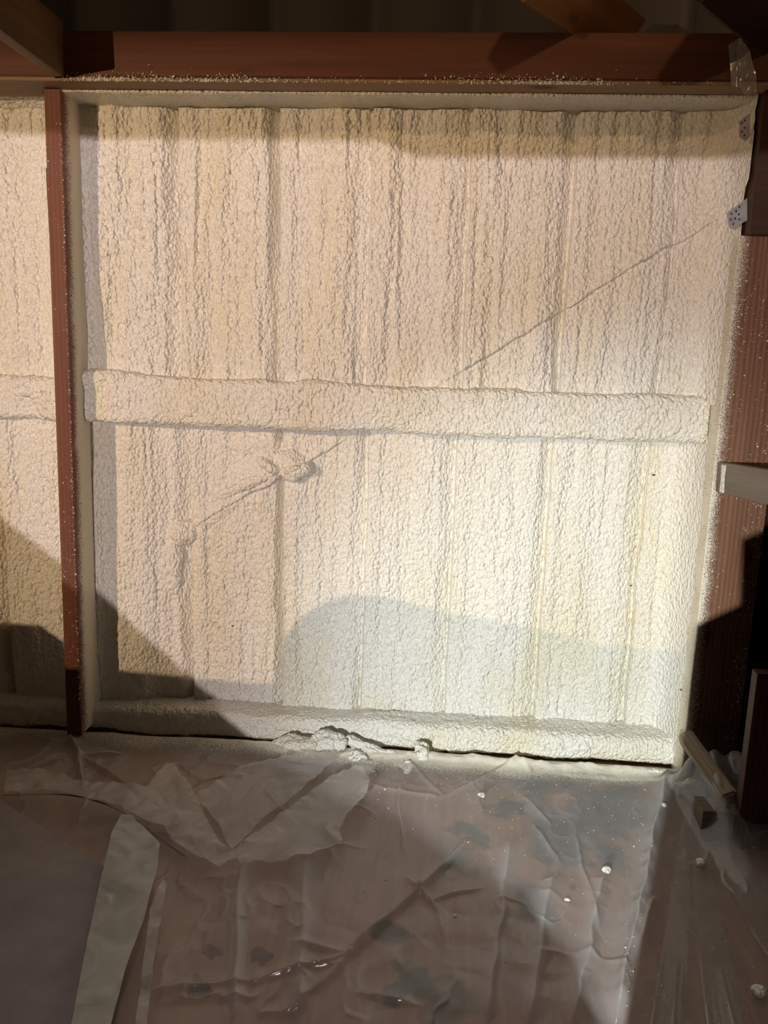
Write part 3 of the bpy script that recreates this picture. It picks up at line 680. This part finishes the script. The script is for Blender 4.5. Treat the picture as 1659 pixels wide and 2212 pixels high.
# ------------------------------------------------------------------ unseen boards added behind the viewer to shape the shadows of the two lamps
def towards(P_, L_, yc):
    P_ = np.array(P_); k = (yc-P_[1])/(L_[1]-P_[1]); return P_+(L_-P_)*k
def cut_board(name, pts, yc, thick, mat, label, cat):
    bm = bmesh.new(); vs = [bm.verts.new((p_[0], yc, p_[2])) for p_ in pts]; f_ = bm.faces.new(vs)
    r = bmesh.ops.extrude_face_region(bm, geom=[f_])
    for v in [e for e in r['geom'] if isinstance(e, bmesh.types.BMVert)]: v.co.y -= thick
    bmesh.ops.recalc_face_normals(bm, faces=bm.faces[:]); bmesh.ops.triangulate(bm, faces=[x_ for x_ in bm.faces if len(x_.verts) > 4])
    me = bpy.data.meshes.new(name); bm.to_mesh(me); bm.free(); return props(link_mesh(name, me, mat), label, cat)
YW = -2.75
out = [(-400, 1330, .06), (0, 1345, .06), (115, 1352, .06), (160, 1400, 0.0), (250, 1445, .06), (400, 1462, .06), (520, 1475, .06), (590, 1475, .06), (600, 1420, .06), (620, 1375, .06), (655, 1330, .06), (700, 1300, .06), (750, 1286, .06), (810, 1286, .06), (870, 1298, .06),
       (960, 1322, .06), (1130, 1352, .06), (1290, 1390, .06), (1400, 1402, .06), (1480, 1408, .0), (1500, 1350, -.14), (1590, 1312, -.14), (1598, 1290, -.14), (1600, 1165, -.14), (1650, 1145, -.14), (1900, 1100, -.14)]
sil = [towards(at(x, y, yy), LW, YW) for x, y, yy in out]
sil = [np.array([sil[0][0], YW, 0.0])]+sil+[np.array([sil[-1][0], YW, 0.0])]
cut_board('warm_low_blocker', sil, YW, 0.03, W_GREY, 'unseen cut-out added behind the viewer to cast the lower warm-lamp shadow', 'stack')  # invented cut-out, outline projected back from the warm shadow's edge
hd = [towards((x, -.21, Z0+0.795), LW, -4.2) for x in (-4.5, 0.12)]
hd = hd+[np.array([hd[1][0], -4.2, 2.7]), np.array([hd[0][0], -4.2, 2.7])]
cut_board('warm_top_blocker', hd, -4.2, 0.02, W_DARK, 'unseen board added in front of the warm lamp to darken the siding above the beam', 'board')  # added blocker keeping the warm lamp off the siding above the beam
YC = -2.78
top = [(-700, 240), (230, 302), (600, 303), (820, 307), (860, 322), (900, 340), (1250, 342), (1700, 345)]
tp = [towards(at(x, y, 0), LC, YC) for x, y in top]
zt2 = 2.6
tp = tp+[np.array([tp[-1][0], YC, zt2]), np.array([tp[0][0], YC, zt2])]
cut_board('torch_top_blocker', tp, YC, 0.02, W_DARK, 'unseen board added behind the viewer to cut off the torch light at the top', 'panel')  # made-up screen that ends the torch light below the beam
dg_ = [towards(p_, LC, YC) for p_ in (at(-500, 700, 0.03), at(0, 1110, 0.03), at(205, 1272, .0), at(400, 1462, 0.03), at(545, 1592, -.03), fl(620, 1640, 0.03), fl(780, 1720, 0.03), fl(930, 1820, 0.03), fl(1130, 1930, .03), fl(1250, 2080, .03), fl(1292, 2212, .03), fl(1310, 2330, 0.03))]
dg_ = dg_+[np.array([dg_[-1][0], YC, 0.0]), np.array([dg_[0][0], YC, 0.0])]
cut_board('torch_left_blocker', dg_, YC, 0.02, W_DARK, 'unseen board added behind the viewer to cast the slanted lower left torch shadow', 'panel')  # made-up blocker, its slanted edge draws the torch shadow at lower left

rt = [towards(p_, LC, YC) for p_ in (at(1900, 1050, -.14), at(1660, 1140, -.14), at(1602, 1165, -.14), at(1598, 1306, -.14), at(1502, 1350, -.14), at(1488, 1450, -.13), at(1470, 1640, -.13), fl(1442, 1720, 0.03), fl(1350, 2212, 0.03), fl(1330, 2330, 0.03))]
rt = rt+[np.array([rt[-1][0], YC, 0.0]), np.array([1.5, YC, 0.0]), np.array([1.5, YC, rt[0][2]])]
cut_board('torch_right_blocker', rt, YC, 0.02, W_DARK, 'unseen board added behind the viewer to keep torch light off the lower post', 'sheet')  # invented blocker holding torch light off the lower post and right floor
for k, (x, y, yy, lb) in enumerate(((503, 1352, .055, 'tiny dark fleck on the foam above the lower left plate'), (1362, 1265, .05, 'tiny dark fleck on the bright foam at the lower right'), (1472, 1490, .03, 'tiny dark fleck on the foam close to the foot of the post'),
                                    (1412, 1026, .05, 'tiny dark fleck on the foam below the right end of the girt'))):
    bm = bmesh.new(); bmesh.ops.create_icosphere(bm, subdivisions=2, radius=1)
    for v in bm.verts: v.co = Vector((v.co.x*.0055*(1+.4*math.sin(v.co.z*5+k)), v.co.y*.003, v.co.z*.0025*(1+.5*math.sin(v.co.x*6+k))))
    me = bpy.data.meshes.new('dark_fleck'); bm.to_mesh(me); bm.free()
    dk = props(link_mesh('dark_fleck', me, mblk), lb, 'fleck'); p_ = at(x, y, yy)
    dep = bpy.context.evaluated_depsgraph_get(); bpy.context.view_layer.update()
    d_ = Vector(p_-CAM).normalized(); hit = S.ray_cast(bpy.context.evaluated_depsgraph_get(), Vector(CAM)+d_*0.5, d_)
    dk.location = hit[1] if hit[0] else p_
